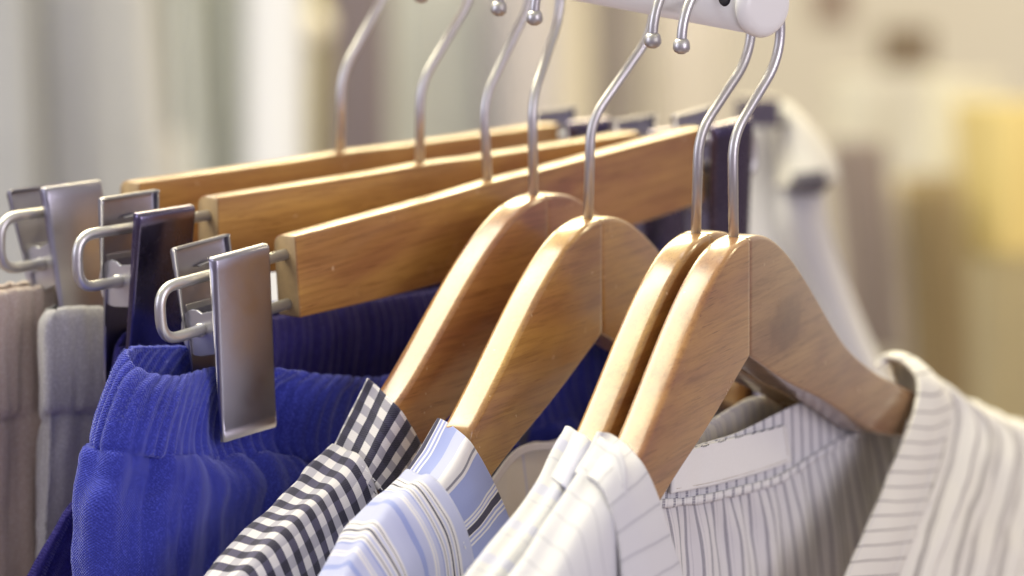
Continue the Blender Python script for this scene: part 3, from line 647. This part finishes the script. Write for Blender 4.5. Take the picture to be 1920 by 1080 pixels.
# far side: neckband and shoulder
LE = [(1640, 690, -9), (1650, 668, -9), (1692, 678, 0), (1722, 712, 9), (1715, 765, 12), (1694, 825, 15), (1652, 925, 19), (1606, 1030, 23), (1572, 1105, 25), (1530, 1200, 27)]
RE = [(1668, 684, -10), (1676, 662, -10), (1722, 680, 0), (1780, 745, 8), (1776, 800, 12), (1762, 860, 15), (1735, 940, 19), (1705, 1020, 23), (1675, 1100, 25), (1640, 1200, 27)]
surf('neckband', [W(S1, LE), W(S1, [((a + c) / 2 + 2, (b + d) / 2 - 2, (e + f) / 2 + 1.5) for (a, b, e), (c, d, f) in zip(LE, RE)]), W(S1, RE)], BANDM, g, S1.B, 130, 24, False, wr(.0007, 60, 8), .0014)
rows = [W(S1, [(1690, 760, -14), (1740, 790, -14), (1800, 830, -14), (1870, 860, -14), (1960, 900, -14), (2080, 960, -14)]),
        W(S1, [(1668, 668, -9), (1735, 700, -8), (1795, 745, -8), (1865, 778, -8), (1950, 815, -8), (2070, 870, -8)]),
        W(S1, [(1722, 684, 1), (1768, 722, 1), (1820, 758, 1), (1885, 785, 1), (1965, 825, 1), (2085, 880, 1)]),
        W(S1, [(1779, 748, 8), (1812, 775, 9), (1855, 805, 10), (1915, 832, 10), (1990, 870, 10), (2100, 930, 10)]),
        W(S1, [(1760, 862, 14), (1800, 880, 16), (1850, 900, 16), (1915, 925, 16), (2000, 955, 16), (2110, 1010, 16)]),
        W(S1, [(1704, 1022, 22), (1752, 1035, 23), (1810, 1050, 22), (1885, 1070, 22), (1985, 1095, 22), (2110, 1140, 22)]),
        W(S1, [(1640, 1202, 26), (1695, 1220, 27), (1760, 1240, 26), (1850, 1260, 26), (1965, 1290, 26), (2110, 1330, 26)])]
def fold(u, v, p): return .0032 * math.sin(u * 2 * math.pi / .034 + 1.2 * noise.noise(Vector((u * 20, v * 14, 7)))) * min(1, max(0, (v - .04) / .04)) + .001 * noise.noise(p * 60)
surf('body', rows, OUTM, g, S1.B, 160, 110, False, fold, .0009)

def stitch(h, pts, parent, mat, pitch=.0022, ln=.0013, r=.00017, name='stitching'):
    P_, L_ = resample(W(h, pts), 200); n = int(L_ / pitch); vs = []; fs = []
    for i in range(n):
        a = P_[int(i / n * 199)]; d = (P_[min(199, int(i / n * 199) + 1)] - a); d = d.normalized() if d.length > 0 else h.u
        c = a - h.B; up = d.cross(h.w).normalized(); b = len(vs)
        for z in (-1, 1):
            for q in (-1, 1): vs += [c + d * ln * .5 * q + up * r * z - h.w * r * .4, c + d * ln * .5 * q + up * r * z + h.w * r]
        fs += [(b, b + 1, b + 3, b + 2), (b + 4, b + 6, b + 7, b + 5), (b + 1, b + 5, b + 7, b + 3), (b, b + 4, b + 5, b + 1), (b + 2, b + 3, b + 7, b + 6)]
    return mesh(name, vs, fs, mat, parent, None, False)
THW = plain('white_thread', (.75, .75, .78), .8); THT = plain('beige_thread', (.45, .40, .34), .8); THB = plain('dark_thread', (.06, .06, .10), .8)
GG = {o['label'][:4]: o for o in COL.objects if o.type == 'EMPTY' and o.get('category') == 'shirt'}
stitch(S4, [(648, 845, -2), (666, 861, 5.5), (684, 879, 12), (702, 900, 15), (722, 925, 18)], GG['navy'], THW)
stitch(S4, [(641, 852, -3), (659, 872, 3.5), (677, 890, 12), (694, 912, 15.5), (712, 936, 18.5)], GG['navy'], THB, .0030)
stitch(S3, [(800, 900, 4.5), (818, 915, 12), (836, 942, 16), (851, 970, 19), (864, 1002, 22), (876, 1038, 25)], GG['peri'], THW)
stitch(S1, [(1702, 790, 14.5), (1684, 850, 17.5), (1652, 938, 21.5), (1610, 1035, 25.5), (1580, 1100, 27.5)], GG['crea'], THW)
stitch(S1, [(1768, 800, 14), (1753, 862, 17), (1725, 940, 21), (1696, 1018, 25), (1668, 1095, 27)], GG['crea'], THW)
stitch(S1, [(1270, 916, -5.6), (1335, 904, -5.4), (1410, 884, -5.4), (1479, 861, -5.7)], GG['crea'], THT, .0018, .0011, .00010)
stitch(S1, [(1470, 803, -5.8), (1478, 858, -5.7)], GG['crea'], THT, .0018, .0011, .00010)
# far shoulders of the other shirts (behind the arms, seen from the side)
def far_shoulder(h, mat, g):
    L = lambda u, w, v: h.M @ (Vector((u, -w, v)) * .001)
    us = [128, 140, 155, 175, 200, 225]; rows = []
    for (w_, dv) in ((-20, -150), (-12, -60), (-9, 1), (0, 3.5), (9, 1), (13, -60), (20, -150)):
        rows.append([L(u, w_, (interp(UPP, min(u, 200)) - max(0, u - 200) * 1.0) + dv) for u in us])
    surf('far_shoulder', rows, mat, g, h.B, 40, 50, False, wr(.002, 30, 2), .0008)
gs = [o for o in COL.objects if o.name.startswith('shirt') and o.type == 'EMPTY' and 'hanger' not in o.name]
far_shoulder(S4, GING, gs[0]); far_shoulder(S3, BS, gs[1])

# ------------------------------------------------------------------ background
def curtain(name, label, cat, x0, x1, y0, y1, d, col, folds=3, amp=.012, lean=0, flare=0, group=None, rough=.9, thing=True, seed=0):
    """a hanging cloth with real folds, at depth d"""
    root = empty(name, label, cat, Matrix.Translation(P((x0 + x1) / 2, y0, d)), group) if thing else None
    o0 = P((x0 + x1) / 2, y0, d); nu, nv = 60, 24; ring = []
    vs = []; fs = []
    for i in range(nv):
        t = i / (nv - 1)
        for j in range(nu):
            s = j / nu * 2 * math.pi; cx = (x0 + x1) / 2 + lean * t; hw = (x1 - x0) / 2 + flare * t
            x = cx + hw * math.cos(s) * (1 + .03 * math.sin(s * folds * 2 + seed)); y = y0 + (y1 - y0) * t
            dd = d + (.03 * math.sin(s)) + amp * math.sin(math.cos(s) * folds * 3 + seed + t) * (.4 + .6 * t)
            vs.append(P(x, y, dd) - o0)
    for i in range(nv - 1):
        for j in range(nu): fs.append((i * nu + j, (i + 1) * nu + j, (i + 1) * nu + (j + 1) % nu, i * nu + (j + 1) % nu))
    fs.append(tuple(range(nu))); fs.append(tuple((nv - 1) * nu + j for j in range(nu))[::-1])
    if root: mesh('cloth', vs, fs, plain('cloth_' + name, col, rough, 0, .1, 12), root)
    return root
def box_px(name, x0, x1, y0, y1, d, depth, mat, parent=None, lean=0):
    a = P(x0, y0, d); b = P(x1, y0, d); c = P(x1 + lean, y1, d); e_ = P(x0 + lean, y1, d); f = Vector((0, depth, 0))
    vs = [a, b, c, e_, a + f, b + f, c + f, e_ + f]; fs = [(0, 3, 2, 1), (4, 5, 6, 7), (0, 1, 5, 4), (1, 2, 6, 5), (2, 3, 7, 6), (3, 0, 4, 7)]
    return mesh(name, vs, fs, mat, parent, None, False)
wall = box_px('wall', -9600, 11500, -2200, 3600, 5.2, .1, plain('wall_paint', (.46, .43, .38), .9, 0, .06, 3)); wall['kind'] = 'structure'
fz = -.1
fl = mesh('floor', [(-6, -2, fz), (6, -2, fz), (6, 5.6, fz), (-6, 5.6, fz)], [(0, 1, 2, 3)], plain('floor_tile', (.20, .16, .17), .5, 0, .1, 3), None, None, False); fl['kind'] = 'structure'
def tag(o, label, cat, group=None):
    o['label'] = label; o['category'] = cat
    if group: o['group'] = group
    return o
bgg = 'clothes in the blurred background'
curtain('hanging_garment', 'light grey blurred garment at the far left edge of the background', 'garment', -140, 50, -200, 1500, 4.1, (.38, .39, .42), 2, group=bgg, lean=80)
curtain('hanging_garment', 'darker grey blurred strip of cloth near the left edge', 'garment', 25, 85, -200, 1500, 4.3, (.24, .25, .28), 1, group=bgg, lean=110)
curtain('hanging_garment', 'wide pale grey blurred garment left of the slanted pole', 'garment', 80, 275, -200, 1500, 4.25, (.45, .46, .51), 3, group=bgg, lean=110, flare=50)
curtain('hanging_garment', 'olive grey blurred garment above the rear hanger', 'garment', 215, 345, -200, 250, 4.4, (.30, .31, .28), 2, group=bgg, lean=60, flare=-30)
tag(box_px('pole', 318, 348, -200, 900, 4.0, .03, plain('pole_paint', (.58, .60, .56), .5), None, 60), 'pale slanted blurred pole left of the white pillar', 'pole')
curtain('hanging_garment', 'grey green blurred garment between the slanted pole and the white pillar', 'garment', 352, 470, -200, 1300, 4.45, (.38, .40, .37), 2, group=bgg)
pil = bevel(box_px('pillar', 458, 566, -400, 2200, 3.9, .09, plain('white_plaster', (.66, .68, .72), .7, 0, .03, 4)), .012, 4); tag(pil, 'bright white blurred pillar behind the hooks', 'pillar')
pol = tube('lamp_pole', [P(592, -300, 4.0), P(592, 40, 4.0), P(600, 110, 4.0), P(592, 190, 4.0), P(596, 900, 4.0)], .009, plain('olive_brass', (.42, .38, .22), .4, .3)); tag(pol, 'olive coloured blurred pole right of the white pillar', 'pole')
bead = lathe('bead', [(-.013, .004), (-.009, .011), (0, .0145), (.009, .011), (.013, .004)], plain('cream_bead', (.85, .80, .62), .3), pol, P(591, 45, 3.97), Z, Vector((1, 0, 0)), Vector((0, 1, 0)))
curtain('hanging_garment', 'mauve grey blurred garment behind the rear hook', 'garment', 606, 730, -200, 1300, 4.3, (.19, .16, .18), 2, group=bgg)
curtain('hanging_garment', 'light grey green blurred garment behind the middle hook', 'garment', 735, 905, -200, 1300, 4.5, (.53, .55, .53), 2, group=bgg)
curtain('hanging_garment', 'pinkish beige blurred garment between the second and third hooks', 'garment', 905, 1058, -200, 1300, 4.5, (.60, .57, .60), 2, group=bgg)
curtain('hanging_garment', 'sandy beige blurred garment behind the rail', 'garment', 1052, 1108, -200, 1300, 4.2, (.60, .55, .44), 1, group=bgg)
curtain('hanging_garment', 'grey brown blurred garment under the rail', 'garment', 1108, 1195, -200, 1300, 4.3, (.30, .27, .26), 2, group=bgg)
curtain('hanging_garment', 'pale beige blurred garment left of the paired hooks', 'garment', 1190, 1350, -200, 1300, 4.4, (.66, .62, .56), 2, group=bgg)
# right side: white garment with sleeve opening on a nearer rail behind
WG = plain('white_jersey', (.50, .49, .51), .9, 0, .08, 20, .2)
root = empty('hanging_garment', 'white blurred top with an open rolled sleeve right behind the paired hooks', 'garment', Matrix.Translation(P(1460, 200, 2.35)), bgg)
def ringrow(cx, cy, hw, hd, d, n=28, tilt=0):
    return [P(cx + hw * math.cos(a), cy + tilt * math.cos(a), d + hd * math.sin(a)) for a in [2 * math.pi * k / n for k in range(n)]]
rows = [ringrow(1425, 188, 30, .012, 2.36), ringrow(1430, 230, 50, .02, 2.36), ringrow(1440, 350, 72, .03, 2.37), ringrow(1475, 520, 90, .035, 2.37), ringrow(1540, 720, 120, .04, 2.38), ringrow(1600, 950, 150, .045, 2.39), ringrow(1640, 1250, 170, .05, 2.4)]
surf('body', rows, WG, root, P(1460, 200, 2.35), 80, 60, True, wr(.008, 18, 3), .001)
rows = [ringrow(1468, 195, 8, .012, 2.33), ringrow(1490, 240, 30, .02, 2.325), ringrow(1512, 300, 50, .024, 2.32), ringrow(1516, 345, 54, .026, 2.315, tilt=-8)]
surf('sleeve', rows, plain('white_cuff', (.56, .54, .50), .9), root, P(1460, 200, 2.35), 60, 30, True, None, .003)
rows = [ringrow(1500, 340, 34, .02, 2.335), ringrow(1505, 420, 44, .025, 2.34), ringrow(1560, 560, 48, .03, 2.35), ringrow(1640, 760, 60, .035, 2.36)]
surf('lower_sleeve', rows, WG, root, P(1460, 200, 2.35), 60, 40, True, wr(.005, 25, 5), .001)
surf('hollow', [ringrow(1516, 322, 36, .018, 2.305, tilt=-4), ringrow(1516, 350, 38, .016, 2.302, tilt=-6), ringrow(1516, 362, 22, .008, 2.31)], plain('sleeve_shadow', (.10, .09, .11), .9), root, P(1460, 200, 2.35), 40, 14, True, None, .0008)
tag(box_px('clip', 1382, 1462, 186, 238, 2.30, .012, plain('dark_clip', (.07, .055, .09), .5)), 'dark blurred clip at the top of the white top behind the paired hooks', 'clip')
curtain('hanging_garment', 'brown blurred coat right of the white top', 'garment', 1555, 1660, 265, 660, 3.6, (.21, .17, .155), 2, group=bgg, lean=35)
curtain('hanging_garment', 'taupe blurred garment in the middle right of the background', 'garment', 1640, 1730, 330, 1500, 3.9, (.40, .36, .29), 2, group=bgg)
curtain('hanging_garment', 'ochre brown blurred garment with a dark lower half', 'garment', 1690, 1800, 330, 1500, 3.7, (.22, .165, .085), 2, group=bgg, lean=60)
curtain('hanging_garment', 'sandy tan blurred garment near the right edge', 'garment', 1790, 1990, 400, 1500, 3.9, (.34, .29, .18), 3, group=bgg, lean=-15)
curtain('hanging_garment', 'golden yellow blurred cloth standing in for a warm glow at the right edge', 'garment', 1790, 2060, 190, 480, 3.75, (.58, .47, .20), 2, group=bgg, flare=-25)  # warm glow put into the cloth's yellow colour
curtain('hanging_garment', 'small dark brown blurred item at the top right', 'garment', 1650, 1750, 50, 130, 4.3, (.17, .13, .09), 1, group=bgg)
curtain('hanging_garment', 'small taupe blurred item just right of the rail end', 'garment', 1520, 1600, -60, 50, 4.3, (.24, .19, .16), 1, group=bgg)
curtain('hanging_garment', 'pale cream blurred bundle lying at the upper right', 'garment', 1560, 1760, 140, 330, 4.2, (.52, .50, .44), 1, group=bgg)
curtain('hanging_garment', 'ivory blurred bundle beside the yellow glow cloth', 'garment', 1740, 1880, 145, 330, 4.0, (.58, .55, .44), 1, group=bgg)
bpy.context.view_layer.update()
